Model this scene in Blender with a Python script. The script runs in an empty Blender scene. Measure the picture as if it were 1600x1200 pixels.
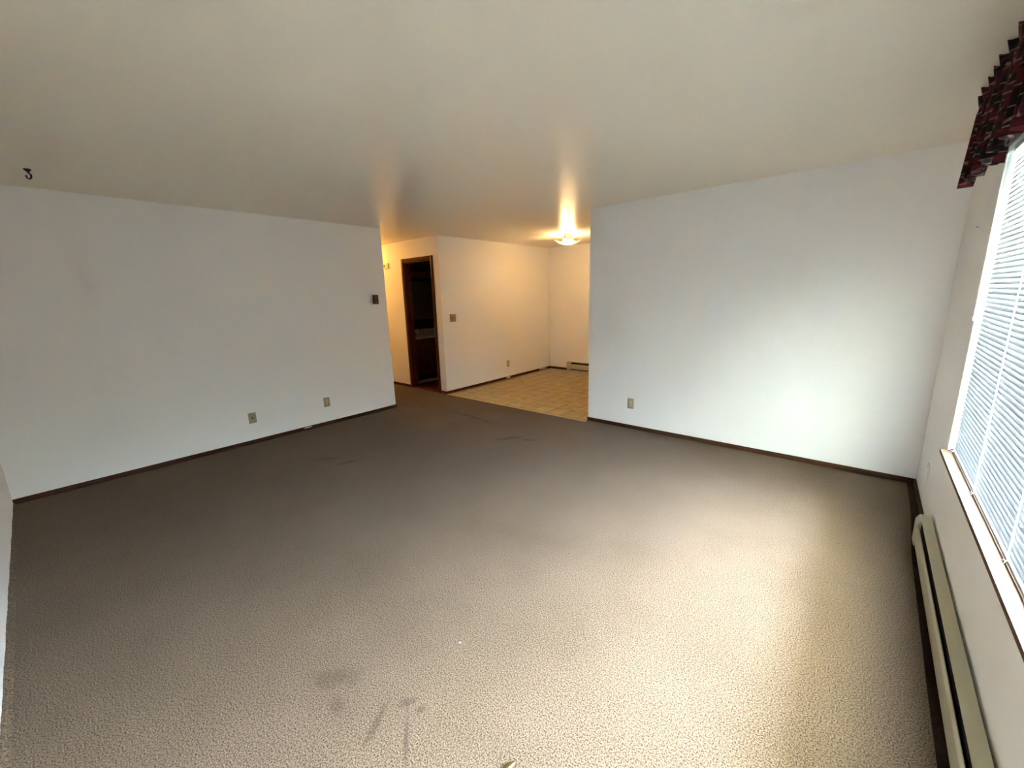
import bpy, bmesh, math, random
from mathutils import Vector, Matrix
random.seed(7)
S = bpy.context.scene
COL = S.collection

# ------------------------------------------------------------------ camera
cd = bpy.data.cameras.new('camera'); cam = bpy.data.objects.new('camera', cd); COL.objects.link(cam)
cd.sensor_width = 36.0; cd.sensor_fit = 'HORIZONTAL'; cd.lens = 36.0*641.92/1600.0
cd.clip_start = 0.02; cd.clip_end = 200
_r = Vector((0.75973565, 0.64962877, -0.02800362)); _u = Vector((-0.1153757, 0.17706442, 0.97741324)); _f = Vector((-0.6399142, 0.73934475, -0.20947352))
cam.matrix_world = Matrix(((_r.x, _u.x, -_f.x, -0.429), (_r.y, _u.y, -_f.y, -4.2692), (_r.z, _u.z, -_f.z, 1.5217), (0, 0, 0, 1)))
S.camera = cam

# ------------------------------------------------------------------ exposure
S.view_settings.view_transform = 'Standard'; S.view_settings.look = 'None'
S.view_settings.gamma = 1.0; S.view_settings.use_curve_mapping = False
S.view_settings.exposure = 3.55
S.cycles.use_denoising = True
S.cycles.max_bounces = 14; S.cycles.diffuse_bounces = 8; S.cycles.transmission_bounces = 8; S.cycles.transparent_max_bounces = 12
S.cycles.sample_clamp_indirect = 6.0

# ------------------------------------------------------------------ daylight (overcast sky)
SKY = 60.0
W = bpy.data.worlds.new('sky'); S.world = W; W.use_nodes = True
wn, wl = W.node_tree.nodes, W.node_tree.links; wn.clear()
wo = wn.new('ShaderNodeOutputWorld'); bg = wn.new('ShaderNodeBackground'); bg.inputs['Strength'].default_value = SKY
tc = wn.new('ShaderNodeTexCoord'); sp = wn.new('ShaderNodeSeparateXYZ'); cr = wn.new('ShaderNodeValToRGB'); mr = wn.new('ShaderNodeMapRange')
mr.inputs['From Min'].default_value = -1; mr.inputs['From Max'].default_value = 1
wl.new(tc.outputs['Generated'], sp.inputs[0]); wl.new(sp.outputs['Z'], mr.inputs['Value']); wl.new(mr.outputs[0], cr.inputs[0])
cr.color_ramp.elements[0].position = 0.47; cr.color_ramp.elements[0].color = (0.16, 0.17, 0.15, 1)
cr.color_ramp.elements[1].position = 0.76; cr.color_ramp.elements[1].color = (0.72, 0.865, 1.15, 1)   # low sky made darker to cut light slanting onto the walls
e = cr.color_ramp.elements.new(0.62); e.color = (0.17, 0.19, 0.18, 1)
e = cr.color_ramp.elements.new(1.0); e.color = (0.75, 0.92, 1.25, 1)
wl.new(cr.outputs[0], bg.inputs[0]); wl.new(bg.outputs[0], wo.inputs[0])

def light(name, kind, loc, power, color, **kw):
    d = bpy.data.lights.new(name, kind); d.energy = power; d.color = color
    for k, v in kw.items(): setattr(d, k, v)
    o = bpy.data.objects.new(name, d); o.location = loc; COL.objects.link(o); return o
# portal: guides sky sampling through the window opening, gives no light itself
po = light('window_portal', 'AREA', (0.16, -2.675, 1.385), 1, (1, 1, 1), shape='RECTANGLE', size=1.6, size_y=3.4)
po.rotation_euler = (0, math.radians(90), 0); po.data.cycles.is_portal = True

# ------------------------------------------------------------------ helpers
def mat(name, color, rough=0.6, spec=0.5, metal=0.0, bump=None, noise=None, **kw):
    """bump=(scale, strength, distance); noise=(scale, amount) colour variation"""
    m = bpy.data.materials.new(name); m.use_nodes = True
    n, l = m.node_tree.nodes, m.node_tree.links; b = n['Principled BSDF']
    b.inputs['Base Color'].default_value = (*color, 1); b.inputs['Roughness'].default_value = rough
    b.inputs['Specular IOR Level'].default_value = spec; b.inputs['Metallic'].default_value = metal
    for k, v in kw.items(): b.inputs[k].default_value = v
    if bump or noise: t = n.new('ShaderNodeTexCoord')
    if noise:
        q = n.new('ShaderNodeTexNoise'); q.inputs['Scale'].default_value = noise[0]; q.inputs['Detail'].default_value = 4
        l.new(t.outputs['Object'], q.inputs['Vector'])
        r = n.new('ShaderNodeValToRGB'); a = noise[1]
        r.color_ramp.elements[0].position = .3; r.color_ramp.elements[0].color = (*[c*(1-a) for c in color], 1)
        r.color_ramp.elements[1].position = .7; r.color_ramp.elements[1].color = (*[min(1, c*(1+a)) for c in color], 1)
        l.new(q.outputs[0], r.inputs[0]); l.new(r.outputs[0], b.inputs['Base Color'])
    if bump:
        q = n.new('ShaderNodeTexNoise'); q.inputs['Scale'].default_value = bump[0]; q.inputs['Detail'].default_value = 3
        l.new(t.outputs['Object'], q.inputs['Vector'])
        u = n.new('ShaderNodeBump'); u.inputs['Strength'].default_value = bump[1]; u.inputs['Distance'].default_value = bump[2]
        l.new(q.outputs[0], u.inputs['Height']); l.new(u.outputs[0], b.inputs['Normal'])
    return m

def wood(name, c1, c2, rough=0.35, axis='Y', scale=1.0):
    m = bpy.data.materials.new(name); m.use_nodes = True
    n, l = m.node_tree.nodes, m.node_tree.links; b = n['Principled BSDF']; b.inputs['Roughness'].default_value = rough; b.inputs['Specular IOR Level'].default_value = .18
    t = n.new('ShaderNodeTexCoord'); mp = n.new('ShaderNodeMapping')
    s = [30*scale]*3; s['XYZ'.index(axis)] = 1.6*scale; mp.inputs['Scale'].default_value = s
    q = n.new('ShaderNodeTexNoise'); q.inputs['Scale'].default_value = 2.5; q.inputs['Detail'].default_value = 6; q.inputs['Distortion'].default_value = .6
    r = n.new('ShaderNodeValToRGB'); r.color_ramp.elements[0].position = .35; r.color_ramp.elements[1].position = .68
    r.color_ramp.elements[0].color = (*c1, 1); r.color_ramp.elements[1].color = (*c2, 1)
    l.new(t.outputs['Object'], mp.inputs[0]); l.new(mp.outputs[0], q.inputs['Vector']); l.new(q.outputs[0], r.inputs[0]); l.new(r.outputs[0], b.inputs['Base Color'])
    return m

def bx(bm, x0, x1, y0, y1, z0, z1):
    x0, x1 = sorted((x0, x1)); y0, y1 = sorted((y0, y1)); z0, z1 = sorted((z0, z1))
    v = [bm.verts.new(p) for p in ((x0,y0,z0),(x1,y0,z0),(x1,y1,z0),(x0,y1,z0),(x0,y0,z1),(x1,y0,z1),(x1,y1,z1),(x0,y1,z1))]
    for f in ((0,3,2,1),(4,5,6,7),(0,1,5,4),(1,2,6,5),(2,3,7,6),(3,0,4,7)): bm.faces.new([v[i] for i in f])
    return v

def prism(bm, pts, axis, a, b):
    """extrude a closed 2-D outline along an axis; pts are the two other coordinates in xyz order"""
    def P(p, t):
        q = list(p); q.insert('XYZ'.index(axis), t); return q
    A = [bm.verts.new(P(p, a)) for p in pts]; B = [bm.verts.new(P(p, b)) for p in pts]; n = len(pts)
    bm.faces.new(A[::-1]); bm.faces.new(B)
    for i in range(n): bm.faces.new((A[i], A[(i+1) % n], B[(i+1) % n], B[i]))

def frame_of(t):
    t = t.normalized(); h = Vector((0, 0, 1)) if abs(t.z) < .9 else Vector((1, 0, 0))
    u = t.cross(h).normalized(); return u, u.cross(t).normalized()

def tube(bm, pts, rad, seg=10, twist=0.0):
    pts = [Vector(p) for p in pts]; rings = []
    if not isinstance(rad, (list, tuple)): rad = [rad]*len(pts)
    u = None
    for i, p in enumerate(pts):
        t = (pts[min(i+1, len(pts)-1)] - pts[max(i-1, 0)]).normalized()
        if u is None: u, w = frame_of(t)
        else: u = (u - t*u.dot(t)).normalized(); w = u.cross(t)
        rings.append([bm.verts.new(p + (u*math.cos(2*math.pi*k/seg + twist*i) + w*math.sin(2*math.pi*k/seg + twist*i))*rad[i]) for k in range(seg)])
    for a, b in zip(rings, rings[1:]):
        for k in range(seg): bm.faces.new((a[k], a[(k+1) % seg], b[(k+1) % seg], b[k]))
    bm.faces.new(rings[0][::-1]); bm.faces.new(rings[-1])

def lathe(bm, prof, c, axis='Z', seg=24):
    """prof: (radius, height) pairs, closed at the ends; c = centre"""
    rings = []
    for r, h in prof:
        ring = []
        for k in range(seg):
            a = 2*math.pi*k/seg; x, y = r*math.cos(a), r*math.sin(a)
            d = {'Z': (x, y, h), 'X': (h, x, y), 'Y': (x, h, y)}[axis]
            ring.append(bm.verts.new(Vector(c) + Vector(d)))
        rings.append(ring)
    for a, b in zip(rings, rings[1:]):
        for k in range(seg): bm.faces.new((a[k], a[(k+1) % seg], b[(k+1) % seg], b[k]))
    bm.faces.new(rings[0][::-1]); bm.faces.new(rings[-1])

def obj(name, bm, m, parent=None, origin=None, bevel=0, smooth=False, label=None):
    """link bm (in world coordinates) as one mesh object"""
    o0 = Vector(parent['_o']) if parent is not None else Vector(origin or (0, 0, 0))
    bmesh.ops.recalc_face_normals(bm, faces=bm.faces)
    for v in bm.verts: v.co -= o0
    me = bpy.data.meshes.new(name); bm.to_mesh(me); bm.free()
    if smooth:
        for p in me.polygons: p.use_smooth = True
    o = bpy.data.objects.new(name, me); me.materials.append(m); COL.objects.link(o)
    o['_o'] = tuple(o0)
    if parent is not None: o.parent = parent
    else: o.location = o0
    if bevel:
        b = o.modifiers.new('bevel', 'BEVEL'); b.width = bevel; b.segments = 2; b.limit_method = 'ANGLE'
    if label: o['label'] = label
    return o

def thing(name, loc, label, cat, group=None):
    o = bpy.data.objects.new(name, None); o.location = loc; o.empty_display_size = .05; COL.objects.link(o)
    o['label'] = label; o['category'] = cat; o['_o'] = tuple(loc)
    if group: o['group'] = group
    return o
def tag(o, label, cat, group=None):
    o['label'] = label; o['category'] = cat
    if group: o['group'] = group
    return o
def struct(name, bm, m, **kw):
    o = obj(name, bm, m, **kw)
    if kw.get('parent') is None: o['kind'] = 'structure'
    return o
def B(*boxes):
    bm = bmesh.new()
    for b in boxes: bx(bm, *b)
    return bm

# ------------------------------------------------------------------ materials
M = {}
M['wall'] = mat('wall_paint', (0.87, 0.86, 0.845), 0.55, 0.35, bump=(170, .12, .002))
M['ceiling'] = mat('ceiling_paint', (0.87, 0.81, 0.70), 0.31, 0.19, bump=(120, .22, .0015))
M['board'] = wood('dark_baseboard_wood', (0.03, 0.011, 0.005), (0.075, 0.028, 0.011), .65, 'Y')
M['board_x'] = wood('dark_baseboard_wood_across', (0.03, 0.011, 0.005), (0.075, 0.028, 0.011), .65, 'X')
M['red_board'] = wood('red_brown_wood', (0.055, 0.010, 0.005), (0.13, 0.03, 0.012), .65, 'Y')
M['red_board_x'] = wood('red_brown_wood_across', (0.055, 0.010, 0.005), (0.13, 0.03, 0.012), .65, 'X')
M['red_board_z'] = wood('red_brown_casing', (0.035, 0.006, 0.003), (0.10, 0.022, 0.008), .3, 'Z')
M['sill'] = wood('pale_sill_wood', (0.075, 0.040, 0.022), (0.115, 0.065, 0.038), .7, 'Y')
M['heater'] = mat('cream_enamel', (0.48, 0.44, 0.31), .38, .5, bump=(40, .1, .003))
M['black'] = mat('black_void_metal', (0.006, 0.006, 0.006), .8, .2)
M['almond'] = mat('almond_plastic', (0.36, 0.31, 0.19), .4, .5)
M['almond_light'] = mat('pale_almond_plastic', (0.62, 0.52, 0.34), .4, .5)
M['brass'] = mat('dull_brown_brass', (0.055, 0.038, 0.018), .45, .5, metal=.5, noise=(60, .3))
M['brass_mid'] = mat('worn_brown_brass', (0.13, 0.075, 0.03), .4, .5, metal=.5)
M['near_black'] = wood('near_black_grain', (0.012, 0.005, 0.003), (0.03, 0.012, 0.006), .95, 'Z')
M['dark'] = mat('dark_hole', (0.01, 0.008, 0.006), .6)
M['cream'] = mat('cream_plastic', (0.75, 0.66, 0.45), .4)
M['white'] = mat('white_vinyl', (0.82, 0.84, 0.83), .4)
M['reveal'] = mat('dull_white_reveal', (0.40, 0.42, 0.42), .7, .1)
M['blocker'] = mat('grey_blocker', (0.22, 0.22, 0.21), .8)
M['iron'] = mat('black_iron', (0.006, 0.006, 0.007), .45)
M['steel'] = mat('brushed_steel', (0.6, 0.58, 0.55), .3, metal=1.0)
M['brass_bright'] = mat('shiny_brass', (0.30, 0.19, 0.07), .3, metal=.9)
M['chrome'] = mat('chrome', (0.8, 0.8, 0.8), .12, metal=1.0)
M['strip'] = mat('pale_metal_strip', (0.45, 0.36, 0.20), .35, metal=.3)
M['mirror'] = mat('mirror_glass', (0.35, 0.36, 0.37), .05, metal=1.0)
M['counter'] = mat('pale_laminate', (0.38, 0.36, 0.31), .3)
M['cord'] = mat('white_cord', (0.80, 0.78, 0.72), .7)
M['scrap'] = mat('bare_plaster', (0.62, 0.55, 0.45), .8)

# carpet: dense looped pile with speckle, stains and traffic wear
def carpet_material():
    m = bpy.data.materials.new('looped_carpet'); m.use_nodes = True
    n, l = m.node_tree.nodes, m.node_tree.links; b = n['Principled BSDF']
    b.inputs['Roughness'].default_value = .85; b.inputs['Specular IOR Level'].default_value = .08
    b.inputs['Sheen Weight'].default_value = .06; b.inputs['Sheen Roughness'].default_value = .5
    b.inputs['Sheen Tint'].default_value = (.9, .85, .8, 1)
    t = n.new('ShaderNodeNewGeometry')
    def noise(scale, det=3, rough=.6):
        q = n.new('ShaderNodeTexNoise'); q.inputs['Scale'].default_value = scale; q.inputs['Detail'].default_value = det; q.inputs['Roughness'].default_value = rough
        l.new(t.outputs['Position'], q.inputs['Vector']); return q
    def ramp(src, p0, c0, p1, c1):
        r = n.new('ShaderNodeValToRGB'); r.color_ramp.elements[0].position = p0; r.color_ramp.elements[1].position = p1
        r.color_ramp.elements[0].color = c0; r.color_ramp.elements[1].color = c1; l.new(src, r.inputs[0]); return r
    fine = noise(190, 3, .75); mid = noise(2.2, 5, .6)
    r1 = ramp(fine.outputs[0], .37, (0.017, 0.0085, 0.0035, 1), .62, (0.202, 0.138, 0.089, 1))
    r2 = ramp(mid.outputs[0], .35, (0.86, .86, .84, 1), .65, (1, 1, 1, 1))
    mx = n.new('ShaderNodeMix'); mx.data_type = 'RGBA'; mx.blend_type = 'MULTIPLY'; mx.inputs[0].default_value = 1
    l.new(r1.outputs[0], mx.inputs[6]); l.new(r2.outputs[0], mx.inputs[7])
    # stains: soft elongated marks, edges broken by noise
    sn = noise(11, 4, .7); sn2 = noise(60, 2, .6)
    prev = None
    # (x, y, half length, half width, angle deg, strength)
    for sx, sy, a, w, ang, st in ((-3.27, -1.08, .17, .045, 55, .75), (-3.08, -1.0, .12, .035, 25, .6), (-4.33, -2.58, .16, .035, 45, .55), (-4.08, -2.50, .13, .04, 75, .5),
                                  (-4.95, -.62, .07, .03, 40, .6), (-5.15, -.75, .12, .03, 10, .4),
                                  (-1.93, -3.70, .11, .05, 40, .42), (-1.81, -3.76, .05, .035, 10, .45),
                                  (-1.63, -3.70, .085, .014, 118, .5), (-1.50, -3.66, .11, .009, 142, .55), (-1.61, -3.58, .04, .02, 60, .5), (-1.545, -3.56, .02, .016, 30, .6),
                                  (-2.9, -2.0, .5, .12, 30, .14), (-1.9, -2.4, .6, .16, 20, .10)):
        mp = n.new('ShaderNodeMapping'); mp.vector_type = 'TEXTURE'
        mp.inputs['Location'].default_value = (sx, sy, 0); mp.inputs['Rotation'].default_value = (0, 0, math.radians(ang)); mp.inputs['Scale'].default_value = (a, w, 1)
        l.new(t.outputs['Position'], mp.inputs[0])
        ln = n.new('ShaderNodeVectorMath'); ln.operation = 'LENGTH'
        fl = n.new('ShaderNodeVectorMath'); fl.operation = 'MULTIPLY'; fl.inputs[1].default_value = (1, 1, 0); l.new(mp.outputs[0], fl.inputs[0]); l.new(fl.outputs[0], ln.inputs[0])
        ad = n.new('ShaderNodeMath'); ad.operation = 'MULTIPLY_ADD'; ad.inputs[1].default_value = 2.2; l.new(sn.outputs[0], ad.inputs[0]); l.new(ln.outputs['Value'], ad.inputs[2])
        mrr = n.new('ShaderNodeMapRange'); mrr.inputs['From Min'].default_value = 1.5; mrr.inputs['From Max'].default_value = 2.3
        mrr.inputs['To Min'].default_value = st*1.15; mrr.inputs['To Max'].default_value = 0; l.new(ad.outputs[0], mrr.inputs['Value'])
        if prev is None: prev = mrr
        else:
            mm = n.new('ShaderNodeMath'); mm.operation = 'MAXIMUM'; l.new(prev.outputs[0], mm.inputs[0]); l.new(mrr.outputs[0], mm.inputs[1]); prev = mm
    k = n.new('ShaderNodeMath'); k.operation = 'MULTIPLY'; r3 = ramp(sn2.outputs[0], .35, (.55, .55, .55, 1), .6, (1, 1, 1, 1))
    l.new(prev.outputs[0], k.inputs[0]); l.new(r3.outputs[0], k.inputs[1])
    ms = n.new('ShaderNodeMix'); ms.data_type = 'RGBA'; ms.inputs[7].default_value = (0.040, 0.023, 0.012, 1)
    l.new(k.outputs[0], ms.inputs[0]); l.new(mx.outputs[2], ms.inputs[6]); l.new(ms.outputs[2], b.inputs['Base Color'])
    bp = n.new('ShaderNodeBump'); bp.inputs['Strength'].default_value = .45; bp.inputs['Distance'].default_value = .003
    l.new(fine.outputs[0], bp.inputs['Height']); l.new(bp.outputs[0], b.inputs['Normal'])
    return m
M['carpet'] = carpet_material()

def vinyl_material():
    m = bpy.data.materials.new('tan_vinyl_tile'); m.use_nodes = True
    n, l = m.node_tree.nodes, m.node_tree.links; b = n['Principled BSDF']; b.inputs['Roughness'].default_value = .42
    t = n.new('ShaderNodeNewGeometry')
    br = n.new('ShaderNodeTexBrick'); br.offset = 0; br.squash = 1
    br.inputs['Scale'].default_value = 1; br.inputs['Brick Width'].default_value = .235; br.inputs['Row Height'].default_value = .235
    br.inputs['Mortar Size'].default_value = .010; br.inputs['Mortar Smooth'].default_value = 1.0; br.inputs['Bias'].default_value = -.2
    br.inputs['Color1'].default_value = (0.40, 0.30, 0.13, 1); br.inputs['Color2'].default_value = (0.46, 0.34, 0.16, 1); br.inputs['Mortar'].default_value = (0.13, 0.075, 0.025, 1)
    q = n.new('ShaderNodeTexNoise'); q.inputs['Scale'].default_value = 9; q.inputs['Detail'].default_value = 6
    l.new(t.outputs['Position'], br.inputs['Vector']); l.new(t.outputs['Position'], q.inputs['Vector'])
    r = n.new('ShaderNodeValToRGB'); r.color_ramp.elements[0].position = .3; r.color_ramp.elements[0].color = (.74, .70, .62, 1); r.color_ramp.elements[1].position = .7; r.color_ramp.elements[1].color = (1.12, 1.12, 1.1, 1)
    l.new(q.outputs[0], r.inputs[0])
    mx = n.new('ShaderNodeMix'); mx.data_type = 'RGBA'; mx.blend_type = 'MULTIPLY'; mx.inputs[0].default_value = 1
    l.new(br.outputs[0], mx.inputs[6]); l.new(r.outputs[0], mx.inputs[7]); l.new(mx.outputs[2], b.inputs['Base Color'])
    return m
M['vinyl'] = vinyl_material()

def slat_material():
    m = bpy.data.materials.new('white_blind_slat'); m.use_nodes = True
    n, l = m.node_tree.nodes, m.node_tree.links; b = n['Principled BSDF']
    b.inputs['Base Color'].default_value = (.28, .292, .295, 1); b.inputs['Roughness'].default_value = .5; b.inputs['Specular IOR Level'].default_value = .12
    tr = n.new('ShaderNodeBsdfTranslucent'); tr.inputs[0].default_value = (.90, .92, .94, 1)
    mx = n.new('ShaderNodeMixShader'); mx.inputs[0].default_value = .05
    l.new(b.outputs[0], mx.inputs[1]); l.new(tr.outputs[0], mx.inputs[2]); l.new(mx.outputs[0], n['Material Output'].inputs[0])
    return m
M['slat'] = slat_material()

def pane_material():
    m = bpy.data.materials.new('window_glass'); m.use_nodes = True
    n, l = m.node_tree.nodes, m.node_tree.links; n.remove(n['Principled BSDF'])
    tr = n.new('ShaderNodeBsdfTransparent'); tr.inputs[0].default_value = (.94, .97, .96, 1)
    gl = n.new('ShaderNodeBsdfGlossy'); gl.inputs['Roughness'].default_value = .02
    ge = n.new('ShaderNodeNewGeometry'); dt = n.new('ShaderNodeVectorMath'); dt.operation = 'DOT_PRODUCT'
    l.new(ge.outputs['Incoming'], dt.inputs[0]); l.new(ge.outputs['True Normal'], dt.inputs[1])
    def mth(op, a, b=None):   # Schlick reflectance, the same from both faces of the thin pane
        q = n.new('ShaderNodeMath'); q.operation = op
        if hasattr(a, 'node'): l.new(a, q.inputs[0])
        else: q.inputs[0].default_value = a
        if b is not None:
            if hasattr(b, 'node'): l.new(b, q.inputs[1])
            else: q.inputs[1].default_value = b
        return q.outputs[0]
    sch = mth('ADD', mth('MULTIPLY', mth('POWER', mth('SUBTRACT', 1.0, mth('ABSOLUTE', dt.outputs['Value'])), 5.0), .96), .04)
    mx = n.new('ShaderNodeMixShader'); l.new(sch, mx.inputs[0]); l.new(tr.outputs[0], mx.inputs[1]); l.new(gl.outputs[0], mx.inputs[2])
    l.new(mx.outputs[0], n['Material Output'].inputs[0]); return m
M['pane'] = pane_material()

def shade_material():
    m = bpy.data.materials.new('frosted_shade_glass'); m.use_nodes = True
    n, l = m.node_tree.nodes, m.node_tree.links; b = n['Principled BSDF']
    b.inputs['Base Color'].default_value = (.9, .86, .74, 1); b.inputs['Roughness'].default_value = .25
    tr = n.new('ShaderNodeBsdfTranslucent'); tr.inputs[0].default_value = (.95, .88, .7, 1)
    mx = n.new('ShaderNodeMixShader'); mx.inputs[0].default_value = .6
    l.new(b.outputs[0], mx.inputs[1]); l.new(tr.outputs[0], mx.inputs[2]); l.new(mx.outputs[0], n['Material Output'].inputs[0]); return m
M['shade'] = shade_material()
def emit(name, color, s):
    m = bpy.data.materials.new(name); m.use_nodes = True; b = m.node_tree.nodes['Principled BSDF']
    b.inputs['Base Color'].default_value = (.9, .9, .85, 1); b.inputs['Emission Color'].default_value = (*color, 1); b.inputs['Emission Strength'].default_value = s
    return m
LAMP_COL = (1.0, 0.62, 0.27)
M['bulb'] = emit('lit_bulb', (1.0, .80, .45), 1.2)
M['hall_globe'] = emit('lit_hall_globe', (1.0, .60, .18), 1.1)

def valance_material():
    m = bpy.data.materials.new('burgundy_print_fabric'); m.use_nodes = True
    n, l = m.node_tree.nodes, m.node_tree.links; b = n['Principled BSDF']; b.inputs['Roughness'].default_value = .8; b.inputs['Specular IOR Level'].default_value = .2
    t = n.new('ShaderNodeUVMap'); t.uv_map = 'UVMap'
    def mapped(sx, sy):
        mp = n.new('ShaderNodeMapping'); mp.inputs['Scale'].default_value = (sx, sy, 1); l.new(t.outputs[0], mp.inputs[0]); return mp
    nz = n.new('ShaderNodeTexNoise'); nz.inputs['Scale'].default_value = 1; nz.inputs['Detail'].default_value = 2; l.new(mapped(9, 20).outputs[0], nz.inputs['Vector'])
    base = n.new('ShaderNodeValToRGB'); base.color_ramp.elements[0].position = .47; base.color_ramp.elements[0].color = (.004, .002, .003, 1)
    base.color_ramp.elements[1].position = .54; base.color_ramp.elements[1].color = (.055, .003, .008, 1); l.new(nz.outputs[0], base.inputs[0])
    wp = n.new('ShaderNodeTexNoise'); wp.inputs['Scale'].default_value = 1; l.new(mapped(5, 12).outputs[0], wp.inputs['Vector'])
    av = n.new('ShaderNodeMix'); av.data_type = 'RGBA'; av.inputs[0].default_value = .25; l.new(mapped(5.5, 24).outputs[0], av.inputs[6]); l.new(wp.outputs['Color'], av.inputs[7])
    vo = n.new('ShaderNodeTexVoronoi'); vo.feature = 'DISTANCE_TO_EDGE'; vo.voronoi_dimensions = '2D'; vo.inputs['Scale'].default_value = 1.0; l.new(av.outputs[2], vo.inputs['Vector'])
    ln = n.new('ShaderNodeValToRGB'); ln.color_ramp.elements[0].position = .03; ln.color_ramp.elements[0].color = (1, 1, 1, 1)
    ln.color_ramp.elements[1].position = .05; ln.color_ramp.elements[1].color = (0, 0, 0, 1); l.new(vo.outputs['Distance'], ln.inputs[0])
    mk = n.new('ShaderNodeTexNoise'); mk.inputs['Scale'].default_value = 1; l.new(mapped(16, 16).outputs[0], mk.inputs['Vector'])
    mr_ = n.new('ShaderNodeValToRGB'); mr_.color_ramp.elements[0].position = .38; mr_.color_ramp.elements[1].position = .52; l.new(mk.outputs[0], mr_.inputs[0])
    k = n.new('ShaderNodeMath'); k.operation = 'MULTIPLY'; l.new(ln.outputs[0], k.inputs[0]); l.new(mr_.outputs[0], k.inputs[1])
    mx = n.new('ShaderNodeMix'); mx.data_type = 'RGBA'; mx.inputs[7].default_value = (.15, .105, .09, 1)
    l.new(k.outputs[0], mx.inputs[0]); l.new(base.outputs[0], mx.inputs[6]); l.new(mx.outputs[2], b.inputs['Base Color'])
    return m
M['valance'] = valance_material()

# ------------------------------------------------------------------ the room shell
H = 2.44
XA, YA = -5.448, -1.037           # left wall plane and its free end
XB = -2.901                        # free end of the wall with the right-hand outlet
YC, YD = -0.067, 2.782             # hall wall plane, dining back wall
YL = -4.60
struct('floor', B((XA-.2, .15, YL-.15, YC, -.08, 0), (XB, .15, YC, .05, -.08, 0), (-9.3, XA-.2, -1.2, YC, -.08, 0)), M['carpet'])
struct('floor_dining', B((-5.60, XB, YC, YD+.12, -.08, -.003), (XB, .15, .05, YD+.12, -.08, -.003)), M['vinyl'])
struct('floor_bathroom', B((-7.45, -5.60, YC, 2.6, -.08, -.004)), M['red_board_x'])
struct('ceiling', B((-9.4, .15, YL-.15, YD+.15, H, H+.1)), M['ceiling'])
struct('wall_left', B((XA-.115, XA, YL-.15, YA, 0, H)), M['wall'])
struct('wall_hall_left', B((-9.3, XA-.115, YA-.115, YA, 0, H)), M['wall'])
struct('wall_hall_end', B((-9.4, -9.3, YA-.115, YC+.12, 0, H)), M['wall'])
struct('wall_back', B((XA, .15, YL-.15, YL, 0, H)), M['wall'])
struct('wall_partition', B((XB, 0, 0, .115, 0, H)), M['wall'])
WY0, WY1, WZ0, WZ1 = -4.35, -1.0, .585, 2.17
struct('wall_right', B((0, .15, WY1, YD+.15, 0, H), (0, .15, YL-.15, WY0, 0, H), (0, .15, WY0, WY1, 0, WZ0), (0, .15, WY0, WY1, WZ1, H)), M['wall'])
struct('wall_dining_back', B((-5.573, 0, YD, YD+.12, 0, H)), M['wall'])
DX0, DX1, DZ = -6.37, -5.645, 2.115     # doorway
XC = -5.458
struct('wall_hall_right', B((-9.3, DX0, YC, YC+.115, 0, H), (DX0, DX1, YC, YC+.115, DZ, H), (DX1, XC, YC, YC+.115, 0, H)), M['wall'])
struct('wall_dining_left', B((XC-.115, XC, YC+.115, YD, 0, H)), M['wall'])
struct('wall_bathroom_left', B((-7.37, -7.27, YC+.115, 2.6, 0, H)), M['near_black'])  # near-black: the unlit bathroom's darkness is put into the wall colour
struct('wall_bathroom_back', B((-7.37, XC-.115, 2.5, 2.6, 0, H)), M['near_black'])

# added unseen slab over the window, cuts the steep sky light
struct('added_eave_blocker', B((.15, 1.25, -4.44, 1.0, 2.36, 2.50)), M['wall'])
struct('added_wing_blocker', B((.15, 6.5, -4.60, -4.45, -.3, 5.2)), M['blocker'])  # added unseen slab, blocks sky light slanting onto the partition

# baseboards
def board(name, x0, x1, y0, y1, m, h=.045):
    bm = B((x0, x1, y0, y1, 0, h)); return struct(name, bm, m, bevel=.003)
board('baseboard_left', XA, XA+.010, YL, YA+.010, M['board'])
board('baseboard_left_end', XA-.115, XA+.010, YA, YA+.010, M['red_board_x'])
board('baseboard_partition', XB-.010, -.012, -.010, 0, M['board_x'])
board('baseboard_partition_end', XB-.010, XB, 0, .115, M['red_board'])
board('baseboard_right', -.012, 0, -.995, 0, M['board'])
board('baseboard_hall', -9.3, DX0-.058, YC-.010, YC, M['red_board_x'])
board('baseboard_hall_corner', DX1+.058, XC+.010, YC-.010, YC, M['red_board_x'])
bd = board('baseboard_dining', XC, XC+.010, YC-.010, YD, M['red_board'])
board('baseboard_dining_back', XC+.010, -5.01, YD-.010, YD, M['red_board_x'])
for y0, y1 in ((1.37, 1.50), (2.40, 2.66)):
    bm = bmesh.new(); pts = [(y0, .022), (y0+.02, .046), (y1-.03, .040), (y1, .020), (y1-.02, .012), (y0+.03, .014)]
    prism(bm, pts, 'X', XC+.006, XC+.0135); obj('chipped_patch', bm, M['scrap'], bd, label='pale chipped patch')
bl = [o for o in COL.objects if o.name == 'baseboard_left'][0]
bm = bmesh.new(); prism(bm, [(-2.335, .034), (-2.30, .040), (-2.235, .036), (-2.24, .028), (-2.32, .027)], 'X', XA+.006, XA+.0125); obj('chipped_patch', bm, M['scrap'], bl, label='pale chipped patch')

# thin dark strip on the carpet along the window wall
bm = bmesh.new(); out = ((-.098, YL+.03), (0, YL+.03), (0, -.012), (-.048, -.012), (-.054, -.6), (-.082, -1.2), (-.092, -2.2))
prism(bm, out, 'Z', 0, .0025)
struct('trim_3', bm, M['near_black'])
# metal strip between carpet and vinyl
bm = bmesh.new(); prism(bm, [(YC-.012, 0), (YC-.006, .006), (YC+.010, .006), (YC+.018, -.003)], 'X', XC+.012, XB-.0); struct('trim_1', bm, M['strip'])
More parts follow.
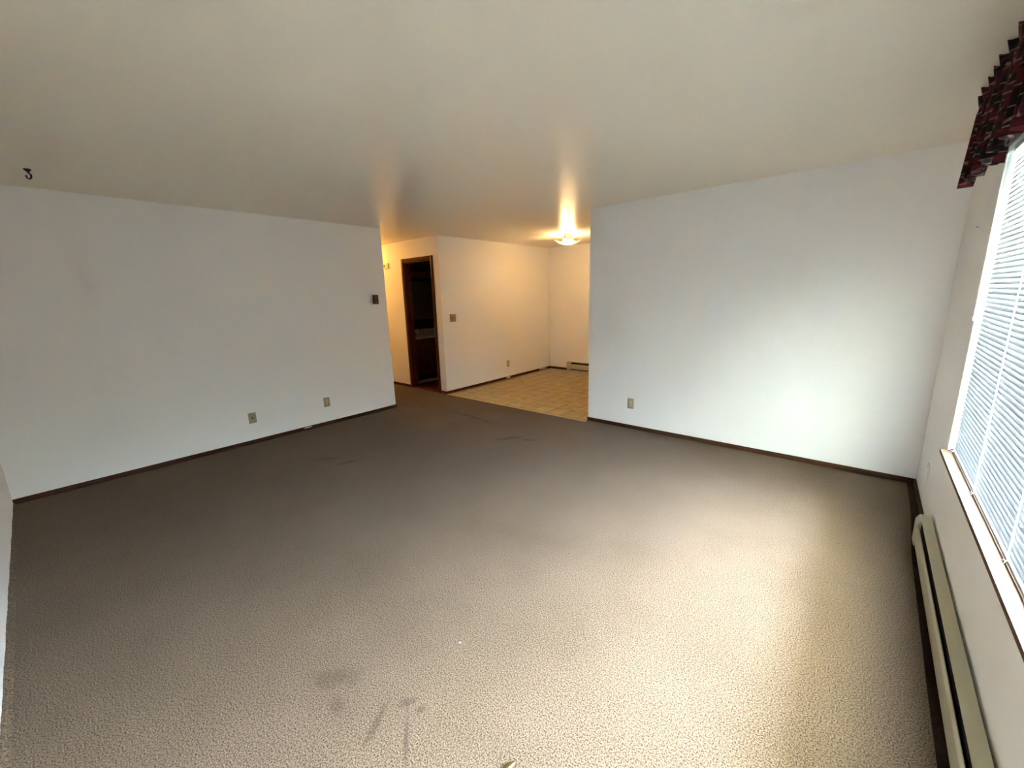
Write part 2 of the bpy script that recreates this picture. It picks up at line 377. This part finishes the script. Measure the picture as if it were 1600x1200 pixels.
# carpet turned up along the bare back wall, ragged
bm = bmesh.new(); N = 300; prev = None
for i in range(N+1):
    x = XA + (-.01-XA)*i/N; h = .010+.007*random.random()+.004*math.sin(i*.3); d = .012+.006*random.random()
    cur = [bm.verts.new(p) for p in ((x, YL, 0), (x, YL, h), (x, YL+d*.6, h*.8), (x, YL+d+.01, 0))]
    if prev:
        for k in range(3): bm.faces.new((prev[k], prev[k+1], cur[k+1], cur[k]))
        bm.faces.new((prev[3], prev[0], cur[0], cur[3]))
    else: bm.faces.new(cur)
    prev = cur
bm.faces.new(prev[::-1])
fl = [o for o in COL.objects if o.name == 'floor'][0]
obj('ragged_carpet_edge', bm, M['carpet'], fl)
# loose folds in the carpet in front of the dining room
def fold(a, b, w, h):
    bm = bmesh.new(); a, b = Vector(a), Vector(b); t = (b-a).normalized(); s = Vector((-t.y, t.x, 0)); prev = None; n = 26
    for i in range(n+1):
        q = i/n; c = a + (b-a)*q + s*.012*math.sin(q*7); env = math.sin(math.pi*q)**.6
        cur = [bm.verts.new(c + s*(w*u) + Vector((0, 0, h*env*math.exp(-4.5*u*u) - (.001 if abs(u) > .9 else 0)))) for u in (-1, -.66, -.33, 0, .33, .66, 1)]
        if prev:
            for k in range(6): bm.faces.new((prev[k], prev[k+1], cur[k+1], cur[k]))
        prev = cur
    obj('carpet_fold', bm, M['carpet'], fl, smooth=True)
fold((-4.56, -.70, 0), (-3.66, -.76, 0), .045, .016)
fold((-4.22, -.30, 0), (-3.72, -.19, 0), .035, .008)

# ------------------------------------------------------------------ doorway to the dark bathroom
dr = bpy.data.objects.new('door_1', None); COL.objects.link(dr); dr['kind'] = 'structure'; dr['_o'] = (0, 0, 0)
Y0 = YC; J = .018
obj('jamb', B((DX0, DX0+J, Y0-.004, Y0+.12, 0, DZ)), M['red_board_z'], dr, bevel=.002)
obj('jamb', B((DX1-J, DX1, Y0-.004, Y0+.12, 0, DZ)), M['red_board_z'], dr, bevel=.002)
obj('head_jamb', B((DX0+J, DX1-J, Y0-.004, Y0+.12, DZ-J, DZ)), M['red_board_x'], dr, bevel=.002)
def casing(bm_pts, axis, a, b, m): 
    bm = bmesh.new(); prism(bm, bm_pts, axis, a, b); obj('casing', bm, m, dr, bevel=.003)
cw = .056
casing([(DX0-cw+.006, Y0), (DX0-cw+.006, Y0-.010), (DX0-.01, Y0-.016), (DX0+.006, Y0-.012), (DX0+.006, Y0)], 'Z', 0, DZ+cw-.006, M['red_board_z'])
casing([(DX1+cw-.006, Y0), (DX1+cw-.006, Y0-.010), (DX1+.01, Y0-.016), (DX1-.006, Y0-.012), (DX1-.006, Y0)], 'Z', 0, DZ+cw-.006, M['red_board_z'])
casing([(Y0, DZ+cw-.006), (Y0-.010, DZ+cw-.006), (Y0-.016, DZ+.01), (Y0-.012, DZ-.006), (Y0, DZ-.006)], 'X', DX0+.006, DX1-.006, M['red_board_x'])
obj('door_stop', B((DX0+J, DX0+J+.010, Y0+.05, Y0+.085, 0, DZ-J)), M['red_board_z'], dr)
bm = bmesh.new(); prism(bm, [(YC-.008, 0), (YC, .008), (YC+.11, .008), (YC+.12, 0)], 'X', DX0+J, DX1-J); struct('trim_2', bm, M['red_board_x'])

# vanity inside
v = thing('bathroom_vanity', (-7.0, 1.0, 0), 'dark wooden vanity with pale countertop in the dark doorway', 'vanity')
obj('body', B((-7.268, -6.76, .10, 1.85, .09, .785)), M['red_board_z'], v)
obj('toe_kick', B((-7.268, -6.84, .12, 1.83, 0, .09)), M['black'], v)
for y in (.12, .69, 1.26):
    d = obj('door', B((-6.76, -6.742, y, y+.55, .13, .76)), M['red_board_z'], v, bevel=.004)
    bm = bmesh.new(); lathe(bm, [(.004, 0), (.004, .012), (.013, .016), (.013, .024), (.006, .028)], (-6.742, y+.50, .66), 'X', 12); obj('knob', bm, M['brass'], d, smooth=True)
obj('countertop', B((-7.268, -6.72, .07, 1.88, .785, .825)), M['counter'], v, bevel=.005)
obj('backsplash', B((-7.268, -7.245, .07, 1.88, .825, .92)), M['counter'], v, bevel=.003)
f = thing('faucet', (-7.12, .72, .826), 'small chrome faucet on the countertop in the dark doorway', 'faucet')
bm = bmesh.new(); lathe(bm, [(.03, 0), (.03, .008), (.016, .014), (.014, .06)], (-7.12, .72, .826), 'Z', 16); obj('base', bm, M['chrome'], f, smooth=True)
bm = bmesh.new(); tube(bm, [(-7.12, .72, .88), (-7.10, .72, .93), (-7.05, .72, .945), (-7.00, .72, .93), (-6.985, .72, .905)], .011); obj('spout', bm, M['chrome'], f, smooth=True)
for s in (-1, 1):
    bm = bmesh.new(); lathe(bm, [(.018, 0), (.02, .03), (.012, .045)], (-7.12, .72+s*.10, .826), 'Z', 12); obj('handle', bm, M['chrome'], f, smooth=True)
mc = thing('mirror_cabinet', (-7.2, 1.0, 1.15), 'mirrored wall cabinet above the counter in the dark doorway', 'cabinet')
obj('box', B((-7.268, -7.17, .45, 1.55, 1.12, 1.86)), M['red_board_z'], mc)
for y in (.455, .82, 1.185):
    d = obj('mirror_door', B((-7.168, -7.162, y, y+.355, 1.125, 1.855)), M['mirror'], mc)
    obj('edge_strip', B((-7.168, -7.154, y, y+.010, 1.125, 1.855)), M['chrome'], d)
obj('cornice', B((-7.268, -7.15, .40, 1.60, 1.93, 2.03)), M['brass_mid'], mc, bevel=.006)
mt = tag(obj('bath_mat', B((-6.725, -6.56, .20, .72, -.004, .012)), M['counter'], origin=(-6.65, .5, -.004), bevel=.004), 'pale mat on the floor of the dark bathroom beyond the doorway', 'mat')

# ------------------------------------------------------------------ window
w = bpy.data.objects.new('window_1', None); COL.objects.link(w); w['kind'] = 'structure'; w['_o'] = (0, 0, 0)
fx0, fx1 = .085, .135
ym = (WY0+WY1)/2
obj('window_frame', B((fx0, fx1, WY0, WY0+.045, WZ0, WZ1), (fx0, fx1, WY1-.045, WY1, WZ0, WZ1), (fx0, fx1, WY0+.045, WY1-.045, WZ0, WZ0+.045), (fx0, fx1, WY0+.045, WY1-.045, WZ1-.045, WZ1),
                      (fx0, fx1, ym-.025, ym+.025, WZ0+.045, WZ1-.045)), M['white'], w, bevel=.002)
for a, b in ((WY0+.045, ym-.025), (ym+.025, WY1-.045)):
    obj('window_pane', B((.108, .112, a, b, WZ0+.045, WZ1-.045)), M['pane'], w)
obj('window_sill', B((-.030, .085, WY0-.02, WY1+.012, WZ0, WZ0+.018)) if False else B((-.030, 0, WY0-.02, WY1-.002, WZ0-.004, WZ0+.016), (0, .085, WY0, WY1, WZ0, WZ0+.016)), M['sill'], w)
obj('sill_lip', B((.012, .022, WY0, WY1-.001, WZ0+.016, WZ0+.022)), M['sill'], w, bevel=.002)
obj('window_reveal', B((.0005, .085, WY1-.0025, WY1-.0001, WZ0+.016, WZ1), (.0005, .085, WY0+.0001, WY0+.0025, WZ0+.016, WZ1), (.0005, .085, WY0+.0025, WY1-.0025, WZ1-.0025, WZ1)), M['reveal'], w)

# mini blind
bt = thing('window_blind', (.03, ym, WZ1-.03), 'white horizontal mini blind covering the window above the wooden sill', 'blind')
BX = .030; pitch = .0235; zb = WZ0+.023; y0, y1 = WY0+.012, WY1-.012
tilt = math.radians(66)
def slat_bm(z):
    bm = bmesh.new(); n = 4; w2 = .01375; pts = []
    for i in range(n+1):
        u = -1+2*i/n; px = u*w2; pz = .0013*(1-u*u)
        # room edge (u=-1) lower
        pts.append((BX + px*math.cos(tilt) - pz*math.sin(tilt), z + px*math.sin(tilt) + pz*math.cos(tilt)))
    th = .0004
    low = [(a+th*math.sin(tilt), c-th*math.cos(tilt)) for a, c in pts]
    out = pts + low[::-1]
    A = [bm.verts.new((a, y0, c)) for a, c in out]; Bv = [bm.verts.new((a, y1, c)) for a, c in out]; m_ = len(out)
    for i in range(m_): bm.faces.new((A[i], A[(i+1) % m_], Bv[(i+1) % m_], Bv[i]))
    for V in (A, Bv):
        for i in range(n): bm.faces.new((V[i], V[i+1], V[m_-2-i], V[m_-1-i]))
    return bm
z = zb+.022; first = None
zs = []
while z < WZ1-.045: zs.append(z); z += pitch
proto = obj('slat', slat_bm(zs[0]), M['slat'], bt)
for z in zs[1:]:
    c = proto.copy(); COL.objects.link(c); c.parent = bt; c.location.z = proto.location.z + (z - zs[0])
bm = bmesh.new(); prism(bm, [(BX-.012, zb-.006), (BX-.012, zb+.004), (BX-.006, zb+.009), (BX+.006, zb+.009), (BX+.012, zb+.004), (BX+.012, zb-.006)], 'Y', y0, y1)
obj('bottom_rail', bm, M['slat'], bt)
obj('head_rail', B((BX-.014, BX+.014, y0, y1, WZ1-.032, WZ1-.004)), M['white'], bt, bevel=.002)
for y in (-1.055, -1.675, -2.285, -2.90, -3.55, -4.25):
    bm = bmesh.new()
    for x in (BX-.0125, BX+.0125): tube(bm, [(x, y, zb), (x, y, WZ1-.03)], .0011, 6)
    tube(bm, [(BX-.015, y, zb+.014), (BX-.0155, y-.004, WZ1-.03)], .0012, 6)
    cdx = obj('ladder_cord', bm, M['cord'], bt)
    bm = bmesh.new()
    for dy, dz in ((-.012, -.004), (.010, -.002), (-.006, .008)): tube(bm, [(BX-.0135, y, zb+.002), (BX-.019, y+dy*.6, zb+.001+dz*.5), (BX-.022, y+dy, zb+dz)], .001, 5)
    obj('cord_knot', bm, M['cord'], cdx)
bm = bmesh.new(); nn = 110; wx, wy = -.006, -1.035
tube(bm, [(wx, wy, 2.13-(2.13-1.345)*i/nn) for i in range(nn+1)], .0042, 6, twist=.35)
wd = obj('tilt_wand', bm, M['white'], bt)
bm = bmesh.new(); lathe(bm, [(.004, 0), (.0065, .004), (.0065, .018), (.004, .024)], (wx, wy, 1.325), 'Z', 10); obj('wand_tip', bm, M['white'], wd, smooth=True)

# valance
def valance():
    t = thing('window_valance', (-.06, ym, 2.36), 'burgundy and black printed gathered valance hanging over the top of the blind', 'valance')
    ys = -.985; ye = WY0-.06; ds = .006
    path = []   # (s, centre position, outward normal, return-depth or None)
    def X(zf): return .140 - .020*zf     # depth of the cloth: bottom flares a little
    s = 0; pts = []
    n1 = 22
    for i in range(n1): pts.append(('r', i/n1))
    L = ys-ye; n2 = int(L/ds)
    for i in range(n2+1): pts.append(('f', i/n2))
    for i in range(1, n1+1): pts.append(('e', 1-i/n1))
    rows = [0, .04, .1, .2, .32, .45, .58, .7, .80, .855, .875, .90, .95, 1.0]
    bm = bmesh.new(); uv = bm.loops.layers.uv.new('UVMap'); grid = []; info = []
    ph = [random.uniform(-.5, .5) for _ in range(400)]
    for j, (k, q) in enumerate(pts):
        col = []; ci = []
        s = .14*q if k == 'r' else (.14+L*q if k == 'f' else .14+L+.14*(1-q))
        for r in rows:
            dpt = X(r)
            if k == 'r':
                x = -dpt*q
                hem = 2.005 if q > .68 else (2.05 if q > .42 else (2.095 if q > .15 else 2.10)); nrm = Vector((0, 1, 0)); base = Vector((x-.001, ys, 0))
            elif k == 'f': hem = 2.002+.006*math.sin(s*9); nrm = Vector((-1, 0, 0)); base = Vector((-dpt, ys-L*q, 0))
            else: hem = 2.0; nrm = Vector((0, -1, 0)); base = Vector((-dpt*q-.001, ye, 0))
            z = hem + (2.428-hem)*r
            wl = .125; a = s/wl*2*math.pi + .8*math.sin(s*4.3) + .5*math.sin(s*11.1)
            amp = .018*(1-r*.45) if r < .84 else (.006 if r < .88 else .016*(r-.86)/.14+.006)
            fr = math.sin(a); fr = math.copysign(abs(fr)**.75, fr)
            off = amp*fr + (amp*.35*math.sin(a*2.7+1))*(1 if r < .84 else .5)
            if k != 'f': off *= .3
            zz = z + (.010*math.sin(a*1.0+1.2) if r > .97 else 0) + (.004*math.sin(a*1.3) if r < .01 and k == 'f' else 0)
            col.append(bm.verts.new(base + nrm*off + Vector((0, 0, min(zz, 2.436))))); ci.append((s, z))
        grid.append(col); info.append(ci)
    for i in range(len(grid)-1):
        for r in range(len(rows)-1):
            f = bm.faces.new((grid[i][r], grid[i+1][r], grid[i+1][r+1], grid[i][r+1]))
            for lp, (a, b) in zip(f.loops, ((i, r), (i+1, r), (i+1, r+1), (i, r+1))): lp[uv].uv = info[a][b]
    o = obj('fabric', bm, M['valance'], t, smooth=True)
    sm = o.modifiers.new('thickness', 'SOLIDIFY'); sm.thickness = .0012
    bm = bmesh.new(); tube(bm, [(-.001, ys-.02, 2.362), (-.10, ys-.02, 2.362), (-.112, ys-.03, 2.362), (-.112, ye+.03, 2.362), (-.10, ye+.02, 2.362), (-.001, ye+.02, 2.362)], .005, 8); obj('curtain_rod', bm, M['white'], t)
valance()

# ------------------------------------------------------------------ electric baseboard heaters
def heater(name, a, b, wallc, axis, sgn, label, gap=.004, depth=.066):
    """runs a..b along axis on a wall at coordinate wallc; sgn = direction into the room; profile in (distance from wall, height)"""
    base = (wallc, (a+b)/2, 0) if axis == 'Y' else ((a+b)/2, wallc, 0)
    t = thing(name, base, label, 'heater', 'electric baseboard heaters')
    def P(pts, lo, hi, nm, m, bev=0.0, lab=None, **kw):
        bm = bmesh.new(); q = [((wallc+sgn*d), h) for d, h in pts]; prism(bm, q, axis, lo, hi); return obj(nm, bm, m, t, bevel=bev, label=lab)
    zt, z0 = .180, .022; D = depth
    lo, hi = min(a, b), max(a, b); ec = .10
    P([(gap, z0), (gap+.003, z0), (gap+.003, zt-.003), (D-.016, zt-.006), (D-.016, zt-.003), (gap, zt)], lo, hi, 'top_panel', M['heater'])
    P([(D-.004, z0+.022), (D, z0+.022), (D, zt-.050), (D-.006, zt-.036), (D-.010, zt-.038), (D-.004, zt-.052)], lo+ec, hi-ec, 'front_panel', M['heater'])
    P([(gap+.004, z0+.004), (D-.014, z0+.004), (D-.020, zt-.007), (gap+.004, zt-.007)], lo+ec, hi-ec, 'heating_element', M['black'])
    for p, q in ((lo, lo+ec), (hi-ec, hi)):
        P([(gap, z0-.010), (D, z0-.010), (D+.001, zt-.034), (D-.006, zt-.018), (D-.015, zt-.002), (gap+.001, zt+.001)], p, q, 'end_cap', M['heater'], .002)
    return t
hw = heater('baseboard_heater', -4.45, -1.0, 0.0, 'Y', -1, 'long cream electric baseboard heater on the carpet under the window', gap=.011, depth=.072)
heater('baseboard_heater', -4.99, -3.3, YD, 'X', -1, 'cream electric baseboard heater on the far dining wall')

# ------------------------------------------------------------------ wall plates
def axes(wall, c, sgn=1):
    # returns a function mapping (u along wall, out from wall, z) to world
    if wall == 'X': return lambda u, o, z: (c + sgn*o, u, z)
    return lambda u, o, z: (u, c + sgn*o, z)
def wbox(A, u0, u1, o0, o1, z0, z1):
    p, q = A(u0, o0, z0), A(u1, o1, z1); return B((p[0], q[0], p[1], q[1], p[2], q[2]))
def wlathe(A, wall, sgn, u, o, z, prof, seg=14):
    bm = bmesh.new(); lathe(bm, [(r, sgn*h) for r, h in prof], A(u, o, z), 'X' if wall == 'X' else 'Y', seg); return bm
def plate(kind, wall, c, sgn, u, z, wd, ht, label, cat, m, name, group=None):
    A = axes(wall, c, sgn); t = thing(name, A(u, 0, z), label, cat, group)
    obj('cover_plate', wbox(A, u-wd/2, u+wd/2, 0, .006, z-ht/2, z+ht/2), m, t, bevel=.0025)
    if kind == 'outlet':
        for dz in (.0195, -.0195):
            r = obj('receptacle', wlathe(A, wall, sgn, u, .006, z+dz, [(.0165, 0), (.0165, .0015), (.015, .0022)], 18), M['almond_light'], t)
            for du in (-.006, .006): obj('slot', wbox(A, u+du-.001, u+du+.001, .007, .0086, z+dz-.001, z+dz+.008), M['dark'], r)
        obj('screw', wlathe(A, wall, sgn, u, .006, z, [(.003, 0), (.003, .001), (.001, .0014)], 8), M['steel'], t)
    if kind == 'jack':
        j = obj('jack', wlathe(A, wall, sgn, u, .006, z, [(.009, 0), (.009, .002), (.006, .003), (.0055, .006)], 12), M['dark'], t)
        for dz in (-.042, .042): obj('screw', wlathe(A, wall, sgn, u, .006, z+dz, [(.003, 0), (.003, .001), (.001, .0014)], 8), m, t)
    if kind == 'blank':
        for dz in (-.042, .042): obj('screw', wlathe(A, wall, sgn, u, .006, z+dz, [(.003, 0), (.003, .001), (.001, .0014)], 8), M['dark'], t)
    if kind == 'switch':
        for du, up in ((-.023, 1), (.023, -1)):
            obj('switch_slot', wbox(A, u+du-.006, u+du+.006, .005, .0065, z-.013, z+.013), M['dark'], t)
            obj('toggle', wbox(A, u+du-.004, u+du+.004, .006, .019, z+up*.006-.005, z+up*.006+.005), M['almond_light'] if up > 0 else M['almond'], t, bevel=.001)
            for dz in (-.030, .030): obj('screw', wlathe(A, wall, sgn, u+du, .006, z+dz, [(.003, 0), (.003, .001), (.001, .0014)], 8), M['steel'], t)
    return t
plate('jack', 'X', XA, 1, -2.850, .290, .076, .118, 'almond single-jack cover plate on the left wall above the baseboard', 'wall plate', M['almond'], 'cable_jack_plate')
plate('outlet', 'X', XA, 1, -2.018, .292, .072, .116, 'almond duplex outlet on the left wall, nearer the hallway than the single-jack plate', 'outlet', M['almond'], 'wall_outlet', 'duplex wall outlets')
plate('outlet', 'Y', 0, -1, -2.358, .295, .072, .116, 'almond duplex outlet on the right-hand grey wall beside the dining opening', 'outlet', M['almond'], 'wall_outlet', 'duplex wall outlets')
plate('outlet', 'X', XC, 1, 1.444, .285, .072, .116, 'almond duplex outlet low on the dining room wall', 'outlet', M['almond'], 'wall_outlet', 'duplex wall outlets')
plate('switch', 'X', XC, 1, .145, 1.205, .118, .118, 'almond double light switch plate at the edge of the dining room wall', 'switch', M['almond'], 'light_switch')
plate('blank', 'X', 0, -1, -.48, .272, .072, .118, 'painted cover plate low on the window wall beside the sill', 'wall plate', M['wall'], 'blank_wall_plate')

# thermostat on the left wall
A = axes('X', XA, 1); u, z = -1.206, 1.526
t = thing('thermostat', A(u, 0, z), 'dark bronze wall thermostat near the free end of the left wall', 'thermostat')
obj('housing', wbox(A, u-.036, u+.036, 0, .024, z-.059, z+.059), M['brass'], t, bevel=.004)
obj('dial_window', wbox(A, u-.020, u+.022, .024, .0265, z-.048, z-.004), M['brass_mid'], t, bevel=.002)
obj('temperature_scale', wbox(A, u-.022, u+.024, .024, .026, z+.008, z+.046), M['brass_mid'], t, bevel=.002)
obj('dial', wlathe(A, 'X', 1, u-.004, .026, z+.002, [(.011, 0), (.011, .006), (.008, .009)], 16), M['dark'], t)
# small cream device in the hall
A = axes('Y', YC, -1); u, z = -6.86, 2.085
t = thing('hall_thermostat', A(u, 0, z), 'small cream sensor box high on the yellow hallway wall', 'sensor')
obj('housing', wbox(A, u-.085, u+.085, 0, .03, z-.045, z+.045), M['cream'], t, bevel=.006)
obj('sensor_eye', wlathe(A, 'Y', -1, u-.02, .03, z, [(.019, 0), (.019, .002), (.015, .004)], 16), M['dark'], t)
# nail left in the window wall
bm = bmesh.new(); tube(bm, [(0, -.586, 1.836), (-.012, -.586, 1.838)], .0018, 8); tube(bm, [(-.012, -.586, 1.838), (-.0135, -.586, 1.838)], .004, 8)
tag(obj('wall_nail', bm, M['iron'], origin=(0, -.586, 1.836)), 'tiny nail stuck in the window wall near the corner', 'nail')
# ceiling hook
hx, hy = -4.805, -4.091
t = thing('ceiling_hook', (hx, hy, H), 'black metal plant hook screwed to the ceiling at the far left', 'hook')
bm = bmesh.new(); lathe(bm, [(.019, 0), (.019, -.004), (.014, -.010), (.007, -.018)], (hx, hy, H-.0005), 'Z', 20); obj('base', bm, M['iron'], t, smooth=False)
bm = bmesh.new(); d = Vector((-.72, -.69, 0))
hk = [Vector((hx, hy, H-.010)), Vector((hx, hy, H-.024)) - d*.003]
for k in range(9):
    a = math.radians(20 - k*27.0); hk.append(Vector((hx, hy, H-.043)) + (-d)*(.016*math.cos(a)) + Vector((0, 0, .019*math.sin(a))))
tube(bm, hk, [.0055]*4+[.0045]*7, 8); obj('hook', bm, M['iron'], t, smooth=True)

# ------------------------------------------------------------------ dining ceiling light
lx, ly = -4.14, 1.455
t = thing('ceiling_light', (lx, ly, H), 'lit semi-flush ceiling light with upturned square glass shade over the dining floor', 'lamp')
bm = bmesh.new(); lathe(bm, [(.062, 0), (.062, -.006), (.045, -.022), (.012, -.028)], (lx, ly, H-.0005), 'Z', 24); obj('canopy', bm, M['brass_mid'], t, smooth=True)
bm = bmesh.new(); tube(bm, [(lx, ly, H-.025), (lx, ly, 2.275)], .005, 8); obj('stem', bm, M['brass_mid'], t)
bm = bmesh.new(); n = 16; g = {}; hs = .155
for i in range(n+1):
    for j in range(n+1):
        a, b = -1+2*i/n, -1+2*j/n; r2 = (a*a+b*b)/2
        g[i, j] = bm.verts.new((lx+a*hs, ly+b*hs, 2.288 + .078*(r2**1.25)))
for i in range(n):
    for j in range(n): bm.faces.new((g[i, j], g[i+1, j], g[i+1, j+1], g[i, j+1]))
o = obj('glass_shade', bm, M['shade'], t, smooth=True); sm = o.modifiers.new('thickness', 'SOLIDIFY'); sm.thickness = .004
bm = bmesh.new(); lathe(bm, [(.004, 0), (.012, .006), (.012, .012), (.005, .018)], (lx, ly, 2.268), 'Z', 12); obj('finial', bm, M['brass_mid'], t, smooth=True)
for s in (-1, 1):
    c = Vector((lx, ly, 2.350)) + Vector((.76, .65, 0))*(.052*s)
    bm = bmesh.new(); lathe(bm, [(.004, -.030), (.018, -.025), (.029, -.008), (.029, .006), (.020, .022), (.012, .030), (.012, .045)], c, 'Z', 16)
    obj('bulb', bm, M['bulb'], t, smooth=True)
    bm = bmesh.new(); lathe(bm, [(.016, .036), (.016, .062)], c, 'Z', 12); obj('socket', bm, M['brass_mid'], t)
    lo = light('bulb_glow', 'POINT', (0, 0, 0), 4.2, LAMP_COL, shadow_soft_size=.03)
    lo.parent = t; lo.location = c - Vector((lx, ly, H)) + Vector((0, 0, -.048))

# hall ceiling light (round the corner, it lights the hallway wall)
hx, hy = -7.35, -.55
t = thing('hall_ceiling_light', (hx, hy, H), 'round globe ceiling light in the hallway hidden behind the left wall', 'lamp')
bm = bmesh.new(); lathe(bm, [(.11, 0), (.11, -.015), (.10, -.02)], (hx, hy, H-.0005), 'Z', 24); obj('canopy', bm, M['brass_mid'], t)
bm = bmesh.new(); lathe(bm, [(.098, -.02), (.115, -.045), (.105, -.085), (.06, -.118), (.01, -.128)], (hx, hy, H), 'Z', 24); obj('globe', bm, M['hall_globe'], t, smooth=True)
lo = light('hall_glow', 'POINT', (0, 0, -.20), 1.6, (1.0, .46, .085), shadow_soft_size=.08); lo.parent = t

# ------------------------------------------------------------------ scraps on the carpet
bm = bmesh.new(); bx(bm, -1.660, -1.652, -3.2615, -3.2585, .0015, .004); tag(obj('lint_scrap', bm, M['white'], origin=(-1.656, -3.26, .0015)), 'tiny white scrap lying on the carpet near the middle', 'scrap')

bm = bmesh.new(); tube(bm, [(-1.148, -3.472, .008), (-1.150, -3.485, .010), (-1.152, -3.505, .011), (-1.153, -3.53, .011)], [.003, .008, .011, .011], 10)
tag(obj('brass_cap', bm, M['brass_bright'], origin=(-1.15, -3.49, 0), smooth=True), 'small shiny brass cap lying on the carpet at the bottom edge of the photo', 'cap')

for o in bpy.data.objects:
    if '_o' in o: del o['_o']
